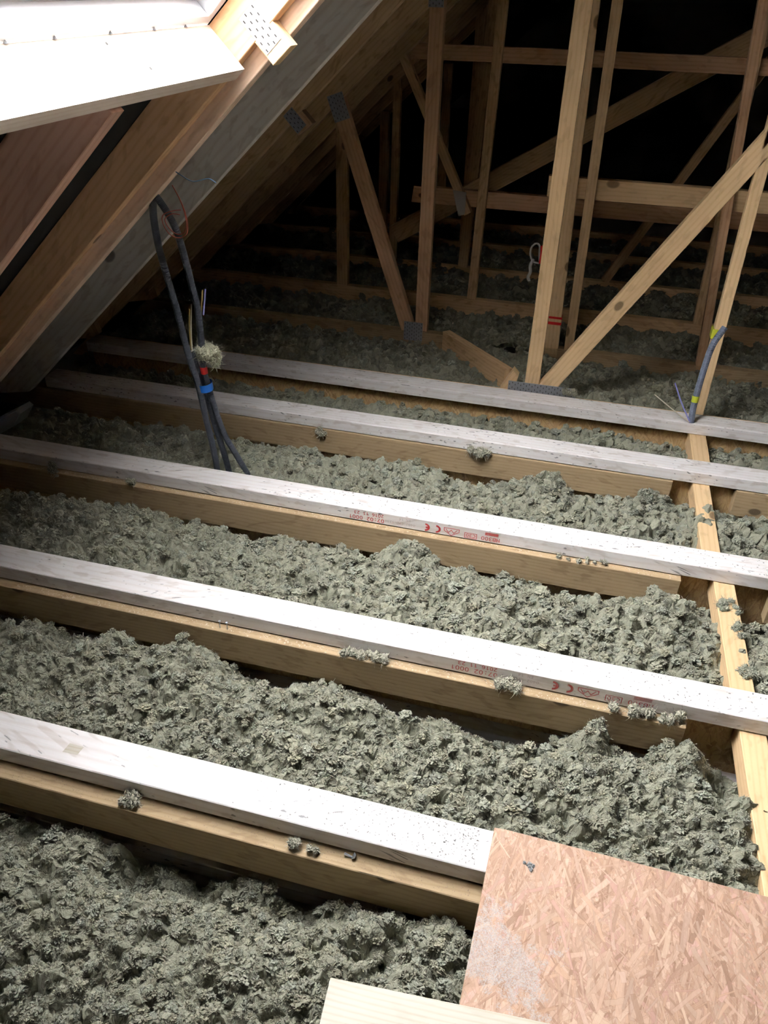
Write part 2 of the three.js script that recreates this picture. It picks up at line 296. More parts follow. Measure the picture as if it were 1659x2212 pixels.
// trimmer board below the roof window
{
  const t = thing('trimmer_board', 'wide pale trimmer board glaring in daylight below the roof window', 'board', [SL(0.76, 0.02)[0], SL(0.76, 0.02)[1], -1.54]);
  part('plank', prism([SL(0.744, 0.022), SL(0.780, 0.022), SL(0.780, -0.105), SL(0.744, -0.105)], -0.966, -2.119, V(0, 0, 1), 0.002), M.pale, t);
  for (const [z, n] of [[-1.62, -0.085], [-1.70, -0.02]]) { const c = SL(0.7805, n), g = new THREE.CylinderGeometry(0.0035, 0.0035, 0.001, 12); g.rotateZ(TH - Math.PI / 2); g.translate(c[0], c[1], z); part('nail_head', g, M.hole, t); }
}

// ---------------------------------------------------------------- timber I-joists with white planed flanges
const JB = [-0.4545, -1.0545, -1.6339, -2.2441, -2.8415, -3.2504];     // rear edge of each top flange
const jl = ['under the loose pale plank', 'nearest the camera, running under the particle board', 'with faded red print, second from the camera', 'with clear red print, third from the camera', 'meeting the broad grey rafter', 'farthest from the camera, its particle board web showing'];
const joists = JB.map((zb, i) => {
  const xl = [-2.22, -2.22, -2.22, -2.22, -2.232, -2.285][i], xr = 4.6;
  const t = thing('floor_joist', 'white topped timber I-joist ' + jl[i], 'joist', [-0.5, -0.3, zb + 0.0485], 'timber I-joists across the loft');
  const fl = (y0, y1, n) => part(n, prism([[xl, y0], [xr, y0], [xr, y1], [xl - 0.0, y1]], zb + 0.097, zb, V(1, 0, 0), 0.0022), M.flange, t);
  fl(-0.047, 0, 'top_flange'); fl(-0.3, -0.253, 'bottom_flange');
  const g = prism(rect(xl, -0.253, xr, -0.047), zb + 0.0535, zb + 0.0435, V(1, 0, 0), 0.0004);
  part('web_panel', g, M.osbWeb, t, 'particle board web');
  return t;
});
// red stamped print, upside down on the front of the second and third flange
function stampTex(fade) {
  const c = document.createElement('canvas'); c.width = 1536; c.height = 136; const g = c.getContext('2d');
  g.clearRect(0, 0, c.width, c.height); g.fillStyle = g.strokeStyle = 'rgb(196,52,56)';
  g.font = 'bold 62px monospace'; g.globalAlpha = fade; g.fillText('HB300', 6, 66); g.globalAlpha = fade * 0.75; g.fillRect(26, 86, 130, 36);
  g.globalAlpha = fade; g.lineWidth = 6; g.strokeRect(236, 16, 118, 60); g.font = 'bold 54px monospace'; g.fillText('C30', 246, 66);
  g.lineWidth = 7; g.beginPath(); g.moveTo(410, 96); g.lineTo(560, 96); g.lineTo(560, 62); g.lineTo(486, 8); g.lineTo(410, 62); g.closePath(); g.stroke(); g.beginPath(); g.moveTo(430, 84); g.lineTo(462, 40); g.lineTo(488, 76); g.lineTo(516, 40); g.lineTo(544, 84); g.stroke();
  g.lineWidth = 20; g.beginPath(); g.arc(642, 60, 38, Math.PI * 0.5, Math.PI * 1.5); g.stroke(); g.beginPath(); g.arc(752, 60, 38, Math.PI * 0.5, Math.PI * 1.5); g.moveTo(714, 60); g.lineTo(746, 60); g.stroke();
  g.globalAlpha = fade * 0.55; g.font = '40px monospace'; g.fillText('0402-CPD-1234', 852, 66); g.fillText('EN 14', 900, 116);
  g.globalAlpha = fade; g.font = 'bold 62px monospace'; g.fillText('07:02 0001', 1170, 62); g.font = 'bold 52px monospace'; g.fillText('2016 11 23', 1176, 120);
  // worn ink
  const keep = seed; seed = 31; g.globalCompositeOperation = 'destination-out'; for (let i = 0; i < 900; i++) { g.globalAlpha = rr(0.2, 0.8); g.beginPath(); g.arc(rnd() * 1536, rnd() * 136, rr(0.8, 3), 0, 7); g.fill(); } seed = keep;
  const t = new THREE.CanvasTexture(c); t.colorSpace = THREE.SRGBColorSpace; return t;
}
for (const [i, xa, xb, yc, fade] of [[2, -0.185, 0.337, -0.0205, 0.75], [3, -0.654, -0.138, -0.0245, 0.9]]) {
  const g = new THREE.PlaneGeometry(xb - xa, 0.043); g.rotateZ(Math.PI); g.translate((xa + xb) / 2, yc, JB[i] + 0.097 + 0.0003);
  const m = new THREE.MeshStandardMaterial({ map: stampTex(fade), transparent: true, roughness: 0.7 }); m.polygonOffset = true; m.polygonOffsetFactor = -1;
  part('printed_mark', g, m, joists[i].children[0], 'red stamped print, upside down');
}

{ // glued plug and scratches on the nearest flange
  const f = joists[1].children[0], z = JB[1] + 0.055;
  part('wood_plug', prism([[-0.985, -z - 0.013], [-0.948, -z - 0.011], [-0.946, -z + 0.012], [-0.983, -z + 0.013]], 0, 0.0004, V(1, 0, 0), 0.0001).rotateX(-Math.PI / 2).translate(0, 0.0001, 0), M.plank, f, 'small yellowish plug in the white wood');
}
// ---------------------------------------------------------------- noggins, boards, braces
const ng = (z0, z1, xa, xb, xc, xd, label, mat = M.tan) => {          // near end at z0 from xa to xb, far end at z1 from xc to xd
  const g = prism([[xa, -z0], [xb, -z0], [xd, -z1], [xc, -z1]], 0, 0.07, V(0, 1, 0)); g.rotateX(-Math.PI / 2); g.translate(0, -0.1195, 0);
  single('noggin', label, 'noggin', g, mat, 'noggins between the joists');
};
ng(JB[1] + 0.044, JB[2] + 0.053, 0.553, 0.617, 0.547, 0.611, 'pale noggin nearest the camera, ending behind the particle board');
ng(JB[2] + 0.044, JB[3] + 0.053, 0.540, 0.603, 0.530, 0.592, 'pale noggin with wool tufts on it, between the two red printed joists');
ng(JB[3] + 0.044, JB[4] + 0.053, 0.505, 0.566, 0.500, 0.560, 'pale noggin with a worn top, third from the camera');
ng(JB[4] + 0.044, JB[5] + 0.053, 0.512, 0.578, 0.508, 0.574, 'short orange tan noggin farthest from the camera');
// particle board the photographer stands by
{
  const g = prism([[-0.003, 1.050], [0.02, 1.052], [1.25, 1.034], [1.25, 0.1], [-0.024, 0.1], [-0.012, 0.66]], 0.0005, 0.0185, V(0, 1, 0), 0.0012); g.rotateX(-Math.PI / 2);
  const p = g.attributes.position, n = g.attributes.normal, uv = g.attributes.uv;
  for (let i = 0; i < p.count; i++) { if (n.getY(i) > 0.5) uv.setXY(i, p.getX(i), p.getZ(i) + 1.08); else uv.setXY(i, p.getX(i) + p.getZ(i), p.getY(i) * 1.5); }
  single('particle_board', 'reddish oriented strand board lying across the nearest joists', 'board', g, M.osb);
}
{
  const a = V(-0.2295, 0.0335, -0.592), b = V(0.75, 0.0335, -0.665), d = b.clone().sub(a).normalize();
  const e = V(0, 0, -1).addScaledVector(d, d.z).normalize();
  const g = beam(a.clone().addScaledVector(e, -0.02), b.clone().addScaledVector(e, -0.02), 0.175, 0.027, V(0, 1, 0), 0.0015); 
  single('loose_plank', 'pale planed plank lying on the particle board corner', 'plank', g, M.plank);
}
single('brace_board', 'upper long horizontal brace board high in the dark loft', 'brace', prism([[-1.06, 1.219], [3.6, 1.223], [3.6, 1.153], [-1.051, 1.148]], ZT(6) - TT - 0.001, ZT(6) - TT - 0.046, V(1, 0, 0)), M.brown, 'brace boards nailed across the trusses');
single('brace_board', 'lower brace board with a pale metal tag on it', 'brace', prism([[-1.02, 0.535], [3.6, 0.541], [3.6, 0.457], [-1.031, 0.449]], ZT(6) - TT - 0.001, ZT(6) - TT - 0.046, V(1, 0, 0)), M.brown, 'brace boards nailed across the trusses');
single('brace_board', 'bright pale brace board ending behind the tan post', 'brace', prism([[-0.252, 0.752], [3.6, 0.751], [3.6, 0.666], [-0.25, 0.662]], ZT(5) - TT - 0.001, ZT(5) - TT - 0.046, V(1, 0, 0)), M.tan, 'brace boards nailed across the trusses');
single('sloping_brace', 'long dim brace sloping up to the right behind the posts', 'brace', web(-1.25, 0.124, 2.6, 2.47, 0.112, ZT(7) + 0.046, ZT(7) + 0.001), M.oldwood);
{ // loose board leaning from the sawn tie towards the tan post, on the wool
  const g = beam(V(-0.665, -0.07, -3.905), V(-0.285, -0.05, -3.47), 0.045, 0.1, V(0, 1, 0));
  single('loose_board', 'dim board lying slanted on the wool behind the farthest joist', 'board', g, M.oldwood);
  const g2 = prism([[-0.315, -0.075], [-0.255, -0.1], [-0.235, 0.0], [-0.262, 0.028]], -3.40, -3.45, V(0.5, 0.8, 0));
  single('timber_offcut', 'pale sawn offcut at the foot of the tan post', 'offcut', g2, M.tan);
}
single('metal_tag', 'crooked pale metal tag on the lower brace board', 'tag', prism([[-0.79, 0.54], [-0.715, 0.535], [-0.715, 0.42], [-0.75, 0.405]].map(([x, y]) => [x, y]), ZT(6) + 0.004, ZT(6) + 0.002, V(1, 0, 0), 0.0004), plastic(0.5, 0.46, 0.4, 0.6));
{ const g = prism([[-2.2, -0.02], [-2.06, 0.06], [-2.045, 0.047], [-2.09, -0.015], [-2.2, -0.08]], -2.33, -2.42, V(1, 0, 0), 0.003); single('metal_flashing', 'grey folded metal flashing at the eaves, left edge of the photo', 'flashing', g, plastic(0.3, 0.32, 0.34, 0.6)); }
single('red_tape_mark', 'red tape wrapped round the rear post behind the tan post', 'tape', mergeGeometries([box(-0.165, 0.072, ZT(5) - TT - 0.001, -0.094, 0.086, ZT(5) + 0.0012), box(-0.165, 0.102, ZT(5) - TT - 0.001, -0.094, 0.113, ZT(5) + 0.0012)]), M.redTape);

// ---------------------------------------------------------------- conduits and wires
function ribbed(pts, r, pitch = 0.0045) {                             // corrugated plastic tube
  const cv = new THREE.CatmullRomCurve3(pts.map((q) => V(...q))); cv.arcLengthDivisions = 4000; const L = cv.getLength(), n = Math.round(L / pitch) * 4, rad = 14;
  const g = new THREE.TubeGeometry(cv, n, r, rad, false), p = g.attributes.position, c = V(0, 0, 0), q = V(0, 0, 0);
  for (let i = 0; i <= n; i++) { cv.getPointAt(i / n, c); const k = 1 + ((i % 4) < 2 ? 0.045 : -0.045); for (let j = 0; j <= rad; j++) { const m = i * (rad + 1) + j; q.fromBufferAttribute(p, m).sub(c).multiplyScalar(k).add(c); p.setXYZ(m, q.x, q.y, q.z); } }
  g.computeVertexNormals(); return g;
}
function band(c, dir, r, len, mat, name, label, cat) { const g = new THREE.CylinderGeometry(r, r, len, 20, 1, true); g.applyQuaternion(new THREE.Quaternion().setFromUnitVectors(V(0, 1, 0), dir.normalize())); g.translate(...c); const m = mat.clone(); m.side = THREE.DoubleSide; return single(name, label, cat, g, m); }
const K1 = [[-1.255, 0.96, -2.19], [-1.276, 0.912, -2.2], [-1.283, 0.808, -2.211], [-1.271, 0.692, -2.222], [-1.256, 0.571, -2.234], [-1.242, 0.425, -2.245], [-1.226, 0.323, -2.256], [-1.218, 0.195, -2.268], [-1.209, 0.08, -2.279], [-1.207, -0.013, -2.29], [-1.205, -0.16, -2.30]];
const K2 = [[-1.27, 0.955, -2.19], [-1.252, 0.927, -2.2], [-1.219, 0.854, -2.212], [-1.204, 0.756, -2.224], [-1.197, 0.667, -2.236], [-1.194, 0.604, -2.248], [-1.198, 0.506, -2.26], [-1.207, 0.368, -2.272], [-1.204, 0.31, -2.284], [-1.194, 0.218, -2.296], [-1.170, 0.105, -2.308], [-1.140, 0.028, -2.32], [-1.09, -0.10, -2.34]];
const K3 = [[-1.246, 0.436, -2.27], [-1.238, 0.363, -2.285], [-1.226, 0.283, -2.297], [-1.206, 0.137, -2.312], [-1.186, 0.001, -2.325], [-1.17, -0.12, -2.33]];
single('conduit', 'dark grey conduit hanging leftmost from the rafter into the wool', 'conduit', ribbed(K1, 0.0108), M.conduit, 'conduits hanging from the rafter');
single('conduit', 'dark grey conduit bowing right and passing through a wool clump', 'conduit', ribbed(K2, 0.0108), M.conduit, 'conduits hanging from the rafter');
{ const t = thing('conduit', 'short grey conduit with a pale open end and yellow wires', 'conduit', [-1.17, -0.12, -2.33], 'conduits hanging from the rafter');
  part('tube', ribbed(K3, 0.0108), M.conduit, t);
  const e = new THREE.TorusGeometry(0.0098, 0.0018, 8, 20); e.rotateX(Math.PI / 2); e.translate(-1.2465, 0.438, -2.27); part('rim', e, plastic(0.5, 0.48, 0.45), t, 'pale cut rim');
  part('wire', tube([[-1.246, 0.40, -2.272], [-1.243, 0.46, -2.268], [-1.236, 0.53, -2.262], [-1.226, 0.585, -2.256]], 0.0022, 20, 6), M.yellowWire, t, 'yellow wire');
  part('wire', tube([[-1.242, 0.40, -2.272], [-1.239, 0.47, -2.27], [-1.231, 0.54, -2.266], [-1.220, 0.60, -2.262]], 0.0022, 20, 6), M.cream, t);
  part('wire', tube([[-1.182, 0.57, -2.262], [-1.172, 0.62, -2.262], [-1.166, 0.655, -2.262]], 0.0026, 14, 6), M.violetWire, t, 'violet wire end');
  part('wire', tube([[-1.192, 0.57, -2.266], [-1.183, 0.62, -2.266], [-1.178, 0.65, -2.266]], 0.0022, 14, 6), M.yellowWire, t);
}
band([-1.212, 0.31, -2.277], V(0.05, -1, -0.1), 0.0275, 0.028, M.blueTape, 'blue_tape', 'blue tape binding the hanging conduits together', 'tape');
band([-1.2065, 0.372, -2.272], V(0, -1, -0.1), 0.0122, 0.026, M.redTape, 'red_tape', 'small red tape sleeve just above the blue tape', 'tape');
single('wire_loop', 'thin red wire hanging in a loop from the grey rafter', 'wire', mergeGeometries([
  tube([[-1.178, 0.987, -2.15], [-1.151, 0.939, -2.145], [-1.139, 0.889, -2.142], [-1.147, 0.856, -2.142], [-1.171, 0.844, -2.142], [-1.202, 0.851, -2.145], [-1.222, 0.882, -2.148], [-1.219, 0.901, -2.15], [-1.183, 0.917, -2.15], [-1.16, 0.921, -2.15]], 0.0014, 70, 6),
  tube([[-1.180, 0.985, -2.155], [-1.156, 0.94, -2.150], [-1.146, 0.889, -2.148], [-1.155, 0.86, -2.148], [-1.18, 0.852, -2.148], [-1.205, 0.868, -2.15], [-1.215, 0.89, -2.152], [-1.19, 0.907, -2.153], [-1.167, 0.906, -2.155]], 0.0014, 70, 6)]), M.redWire);
single('wire', 'thin blue wire poking out over the grey rafter', 'wire', tube([[-1.17, 1.02, -2.165], [-1.154, 1.014, -2.16], [-1.113, 1.002, -2.15], [-1.062, 1.012, -2.15], [-1.042, 1.003, -2.15]], 0.0016, 30, 6), M.blueWire);
{ const t = thing('conduit', 'blue grey corrugated conduit standing on the farthest joist', 'conduit', [0.505, 0, -3.16]);
  const P = [[0.505, 0.0, -3.165], [0.500, 0.044, -3.17], [0.500, 0.101, -3.18], [0.505, 0.215, -3.2], [0.517, 0.317, -3.22], [0.548, 0.384, -3.245]];
  part('tube', ribbed(P, 0.0125), M.conduitGrey, t);
  for (const [c, d] of [[[0.4995, 0.098, -3.18], V(0, 1, -0.15)]]) { const g = new THREE.CylinderGeometry(0.0142, 0.0142, 0.026, 18, 1, true); g.applyQuaternion(new THREE.Quaternion().setFromUnitVectors(V(0, 1, 0), d.normalize())); g.translate(...c); const m = M.yellowTape.clone(); m.side = THREE.DoubleSide; part('tape', g, m, t, 'yellow tape'); }
  part('wire', tube([[0.498, 0.005, -3.155], [0.45, 0.075, -3.18], [0.411, 0.143, -3.21]], 0.0032, 16, 6), M.violetWire, t, 'violet wire');
  part('wire', tube([[0.495, 0.006, -3.15], [0.42, 0.045, -3.17], [0.341, 0.09, -3.19]], 0.0022, 16, 6), M.cream, t, 'cream wire');
}
single('yellow_tape', 'yellow tape on the thin post behind the blue grey conduit', 'tape', box(0.517, 0.305, ZT(4) - TT - 0.001, 0.556, 0.345, ZT(4) + 0.0012), M.yellowTape);
{ const t = thing('rope_coil', 'white rope coil hanging behind the tan post', 'rope', [-0.26, 0.33, -3.8]);
  part('loop', tube([[-0.235, 0.40, -3.8], [-0.262, 0.41, -3.79], [-0.278, 0.44, -3.79], [-0.276, 0.475, -3.79], [-0.258, 0.492, -3.79], [-0.243, 0.48, -3.8], [-0.24, 0.44, -3.81], [-0.235, 0.41, -3.81]], 0.005, 50, 8), M.rope, t);
  part('tail', tube([[-0.262, 0.42, -3.79], [-0.272, 0.39, -3.785], [-0.268, 0.36, -3.785], [-0.276, 0.335, -3.785], [-0.268, 0.318, -3.785]], 0.0075, 30, 8), M.rope, t);
  part('grip', tube([[-0.23, 0.48, -3.80], [-0.226, 0.44, -3.80], [-0.228, 0.40, -3.80]], 0.009, 14, 8), M.redTape, t, 'red grip');
}
{ // screw and two nails lying or standing on the ledges
  const t = thing('screw', 'zinc screw lying on the nearest ledge', 'screw', [-0.277, -0.05, -0.945]);
  const h = new THREE.CylinderGeometry(0.0075, 0.0045, 0.005, 16); h.rotateZ(1.25); h.translate(-0.277, -0.0425, -0.945); part('head', h, M.steel, t);
  const s = new THREE.CylinderGeometry(0.0028, 0.002, 0.02, 10); s.rotateZ(1.25); s.translate(-0.289, -0.0455, -0.945); part('shank', s, M.steel, t);
  for (const [x, y, l] of [[-0.845, -0.05, 'left'], [-0.823, -0.05, 'right']]) { const n = thing('nail', l + ' one of two bright nails upright on the ledge of the second joist', 'nail', [x, y, -1.55]);
    const g = new THREE.CylinderGeometry(0.0013, 0.0013, 0.024, 8); g.translate(x, y + 0.012, -1.522); part('shank', g, M.steel, n); const k = new THREE.CylinderGeometry(0.0036, 0.0036, 0.0012, 12); k.translate(x, y + 0.0246, -1.522); part('head', k, M.steel, n); }
}

// ---------------------------------------------------------------- loose mineral wool
const nv = (x, y, z, o) => [nz(x + o, y, z), nz(y + 17.3, z + o, x), nz(z - 9.1, x, y + o)];
function hair(L, W, s) {                                              // thin torn wisp, tapering to a point
  const n = 6, pos = [], d = V(1, 0, 0), p = V(0, 0, 0), idx = [];
  for (let i = 0; i <= n; i++) {
    const w = W * (1 - Math.pow(i / n, 1.6)) * (0.7 + 0.5 * Math.sin(i * 1.7 + s)); const t = V(Math.sin(i * 0.8 + s), Math.cos(i * 0.8 + s), Math.sin(s * 3)).cross(d).normalize().multiplyScalar(w / 2);
    pos.push(p.x + t.x, p.y + t.y, p.z + t.z, p.x - t.x, p.y - t.y, p.z - t.z);
    d.add(V(0.5 * nz(s, i * 0.5, 1), 0.9 * nz(i * 0.45, s, 2), 0.9 * nz(3, i * 0.45, s))).normalize(); p.addScaledVector(d, L / n);
    if (i) { const k = 2 * i; idx.push(k - 2, k - 1, k, k - 1, k + 1, k); }
  }
  const g = new THREE.BufferGeometry(); g.setAttribute('position', new THREE.Float32BufferAttribute(pos, 3)); g.setIndex(idx); g.computeVertexNormals(); return g.toNonIndexed();
}
function tuft(s, detail, hairs) {                                     // felted lump: warped so that it curls over itself, with torn wisps
  const parts = []; const g0 = new THREE.IcosahedronGeometry(1, detail); g0.deleteAttribute('uv'); g0.deleteAttribute('normal'); const g = mergeVertices(g0, 1e-4);
  const p = g.attributes.position, q = V(0, 0, 0), sur = [];
  for (let i = 0; i < p.count; i++) {
    q.fromBufferAttribute(p, i); const a = nv(q.x * 1.5, q.y * 1.5, q.z * 1.5, s), x = q.x + 0.55 * a[0], y = q.y + 0.55 * a[1], z = q.z + 0.55 * a[2];
    const r = 0.66 + 0.42 * nz(x * 1.7 + s, y * 1.7, z * 1.7) + 0.30 * nz(x * 3.4, y * 3.4 + s, z * 3.4), b = nv(x * 2.1, y * 2.1, z * 2.1, s + 4), c = nv(x * 4.6, y * 4.6, z * 4.6, s + 8);
    const k = 9, e = nv(x * k + 2 * b[0], y * k * 0.35 + 2 * b[1], z * k + 2 * b[2], s + 2), h = nv(x * 17 + 3 * c[0], y * 6, z * 17 + 3 * c[1], s + 6);   // drawn out along the fibres
    p.setXYZ(i, (q.x * r + 0.30 * b[0] + 0.13 * c[0] + 0.05 * e[0] + 0.016 * h[0]) * 1.1, (q.y * r + 0.30 * b[1] + 0.13 * c[1] + 0.05 * e[1] + 0.016 * h[1]) * 0.9, q.z * r + 0.30 * b[2] + 0.13 * c[2] + 0.05 * e[2] + 0.016 * h[2]);
  }
  g.computeVertexNormals(); const N = g.attributes.normal;
  const t = g.toNonIndexed(); parts.push(t);
  for (let i = 0; i < hairs; i++) {
    const k = Math.floor(rnd() * p.count); const th = rnd() < 0.15, h = hair(th ? rr(0.4, 0.8) : rr(0.2, 0.5), th ? rr(0.06, 0.12) : rr(0.014, 0.035), rnd() * 60);
    const d = V(N.getX(k), N.getY(k), N.getZ(k)).multiplyScalar(0.7).add(V(rr(-1, 1), rr(-0.6, 0.9), rr(-1, 1))).normalize();
    h.applyQuaternion(new THREE.Quaternion().setFromUnitVectors(V(1, 0, 0), d)); h.translate(p.getX(k) - d.x * 0.06, p.getY(k) - d.y * 0.06, p.getZ(k) - d.z * 0.06); parts.push(h);
  }
  const out = mergeGeometries(parts); out.setAttribute('uv', new THREE.BufferAttribute(new Float32Array(out.attributes.position.count * 2), 2)); return out;
}
M.wool = new THREE.MeshStandardMaterial({ color: 0xffffff, roughness: 1, side: THREE.DoubleSide });
const fibre = (() => {                                                 // matted mineral fibres, drawn strand by strand
  const keep = seed; seed = 555; const N = 1024, c = document.createElement('canvas'); c.width = c.height = N; const g = c.getContext('2d'); g.fillStyle = '#8c8c8c'; g.fillRect(0, 0, N, N); g.lineCap = 'round';
  for (let i = 0; i < 9000; i++) { const x = rnd() * N, y = rnd() * N, a = rnd() * 6.283, L = rr(14, 60), k = rr(-1.2, 1.2), v = Math.floor(rr(70, 215)); g.strokeStyle = `rgb(${v},${v},${v})`; g.globalAlpha = rr(0.25, 0.7); g.lineWidth = rr(0.8, 4.2);
    for (const ox of [-N, 0, N]) for (const oy of [-N, 0, N]) { const X = x + ox, Y = y + oy; if (X < -70 || X > N + 70 || Y < -70 || Y > N + 70) continue; g.beginPath(); g.moveTo(X, Y); g.quadraticCurveTo(X + L * 0.5 * Math.cos(a), Y + L * 0.5 * Math.sin(a), X + L * Math.cos(a + k), Y + L * Math.sin(a + k)); g.stroke(); } }
  seed = keep; return c; })();
const fibreBump = new THREE.CanvasTexture(fibre); fibreBump.wrapS = fibreBump.wrapT = THREE.RepeatWrapping; fibreBump.repeat.set(1 / 0.26, 1 / 0.26);
const fibreMap = (() => { const c = document.createElement('canvas'); c.width = c.height = 1024; const g = c.getContext('2d'); g.drawImage(fibre, 0, 0); const d = g.getImageData(0, 0, 1024, 1024); for (let i = 0; i < d.data.length; i += 4) { const v = (d.data[i] - 140) * 0.30; d.data[i] = 143 + v; d.data[i + 1] = 142 + v; d.data[i + 2] = 124 + v; } g.putImageData(d, 0, 0); const t = new THREE.CanvasTexture(c); t.colorSpace = THREE.SRGBColorSpace; t.wrapS = t.wrapT = THREE.RepeatWrapping; t.repeat.set(1 / 0.26, 1 / 0.26); return t; })();
M.woolBase = new THREE.MeshStandardMaterial({ map: fibreMap, bumpMap: fibreBump, bumpScale: 0.004, roughness: 1, side: THREE.DoubleSide });
const woolTone = (c) => { const k = 0.82 + 0.36 * rnd(), w = rr(-0.012, 0.012); return c.setRGB((0.285 + w) * k, 0.282 * k, (0.214 - w) * k); };
const tuftsNear = []; for (let i = 0; i < 8; i++) tuftsNear.push(tuft(i * 3.7 + 1.1, 20, 80));
const tuftsFar = []; for (let i = 0; i < 4; i++) tuftsFar.push(tuft(i * 5.3 + 2.9, 10, 40));
// raised heaps (+) and hollows (-): x, z, radius, height
const heaps = [[-1.13, -1.44, 0.07, 0.075], [-0.93, -1.46, 0.09, 0.10], [-0.50, -1.42, 0.08, 0.05], [0.21, -1.47, 0.05, 0.10], [0.43, -1.47, 0.07, 0.12], [-1.02, -1.47, 0.05, -0.09], [-0.68, -1.48, 0.07, -0.07], [-0.02, -1.45, 0.12, -0.075], [-0.28, -1.48, 0.06, -0.07], [0.52, -1.43, 0.05, -0.08],
  [-0.43, -2.08, 0.09, 0.09], [-1.5, -2.07, 0.2, 0.03], [-0.85, -2.08, 0.1, 0.02], [0.40, -2.05, 0.1, 0.07], [0.10, -2.10, 0.06, -0.03], [-1.0, -2.10, 0.06, -0.06], [-0.02, -2.66, 0.07, 0.10], [0.36, -2.68, 0.09, 0.05], [-0.55, -2.66, 0.1, 0.03], [-1.0, -2.66, 0.09, 0.02], [-0.95, -2.70, 0.05, -0.04], [-0.35, -2.71, 0.15, -0.04],
  [-0.76, -0.86, 0.07, -0.08], [-0.62, -0.88, 0.07, -0.08], [-0.38, -0.89, 0.06, -0.06], [-0.90, -0.83, 0.06, 0.06], [-0.06, -0.85, 0.07, 0.08], [-0.23, -0.86, 0.06, 0.05], [-1.05, -0.86, 0.05, -0.04]];
const bays = [
  ['in the bay nearest the camera, beside the particle board', -0.44, -0.91, -1.35, 0.10, 0.019, 0],
  ['between the nearest joist and the faded red print joist', -1.04, -1.50, -1.7, 0.95, 0.019, 1],
  ['between the two red printed joists', -1.62, -2.115, -2.1, 1.1, 0.020, 2],
  ['between the clear red print joist and the next joist behind', -2.23, -2.73, -2.25, 1.45, 0.021, 3],
  ['in the narrow bay before the farthest white joist', -2.83, -3.19, -2.28, 1.6, 0.021, 4],
  ['behind the farthest white joist, round the tan post', -3.22, -3.975, -2.35, 1.8, 0.026, 5],
  ['in the dim bay behind the brown post', -3.97, -4.51, -2.4, 2.1, 0.03, 6],
  ['in the dark bays deep in the loft', -4.57, -6.6, -2.4, 2.6, 0.04, 7]];
function woolHeight(b, z0, z1, x, z) {
  const t = (z - z1) / (z0 - z1);                                     // 0 at the far chord, 1 at the near joist
  let h = [-0.172, -0.175, -0.162, -0.160, -0.128, -0.11, -0.12, -0.12][b] + [0.085, 0.115, 0.10, 0.095, 0.045, 0.02, 0.03, 0.03][b] * smooth(0, b === 0 ? 0.5 : 0.4, t);
  h += 0.030 * nz(x * 5 + b * 7, z * 5, b) + 0.034 * nz(x * 13, z * 13, b + 3) + 0.024 * nz(x * 27, z * 27, b + 5) - 0.03 * smooth(0.3, 0.55, nz(x * 17 + 4, z * 17, b + 11));
  for (const [hx, hz, r, a] of heaps) { if (hz > z0 || hz < z1 - 0.02) continue; const d2 = ((x - hx) ** 2 + (z - hz) ** 2) / (r * r); if (d2 < 6) h += a * Math.exp(-d2); }
  return h;
}
// folds of the blanket: rounded puffs a few centimetres wide, parted by crevices, curling sideways
function puff(x, z, b) {
  const s = b * 3.1, wx = nz(x * 40 + s, z * 40, 1.5), wz = nz(x * 40, z * 40 + s, 7.5), X = x + 0.008 * wx, Z = z + 0.008 * wz;
  const a = Math.abs(nz(X * 80, Z * 80, s)), c = Math.abs(nz(X * 160 + 5, Z * 160, s + 2)), lo = nz(X * 30, Z * 30, s + 13), mid = nz(X * 52, Z * 52, s + 17);
  const th = 3 * nz(x * 14, z * 14, s + 9), cu = Math.cos(th), su = Math.sin(th), U = X * cu + Z * su, W = Z * cu - X * su;   // strands combed different ways
  const f = nz(U * 110, W * 300, s + 6), f2 = nz(U * 180, W * 430, s + 16);
  const y = 0.022 * lo + 0.014 * mid + 0.006 * a + 0.003 * c + 0.0026 * f + 0.0016 * f2 - 0.010;
  const u = nz(X * 62, Z * 62, s + 20), v = nz(X * 62, Z * 62, s + 30), u2 = nz(X * 150, Z * 150, s + 40), v2 = nz(X * 150, Z * 150, s + 50);
  return [0.008 * u + 0.0045 * u2 + 0.002 * f2, y, 0.008 * v + 0.0045 * v2 + 0.002 * f];
}
const fuzz = (() => { const ps = []; for (let i = 0; i < 16; i++) { const h = hair(rr(0.5, 1.2), i % 4 ? rr(0.05, 0.1) : rr(0.15, 0.3), rnd() * 60); h.applyQuaternion(new THREE.Quaternion().setFromUnitVectors(V(1, 0, 0), V(rr(-1, 1), rr(0.05, 0.9), rr(-1, 1)).normalize())); h.translate(rr(-0.4, 0.4), -0.05, rr(-0.4, 0.4)); ps.push(h); } const g = mergeGeometries(ps); g.setAttribute('uv', new THREE.BufferAttribute(new Float32Array(g.attributes.position.count * 2), 2)); return g; })();
const m4 = new THREE.Matrix4(), qt = new THREE.Quaternion(), col = new THREE.Color();
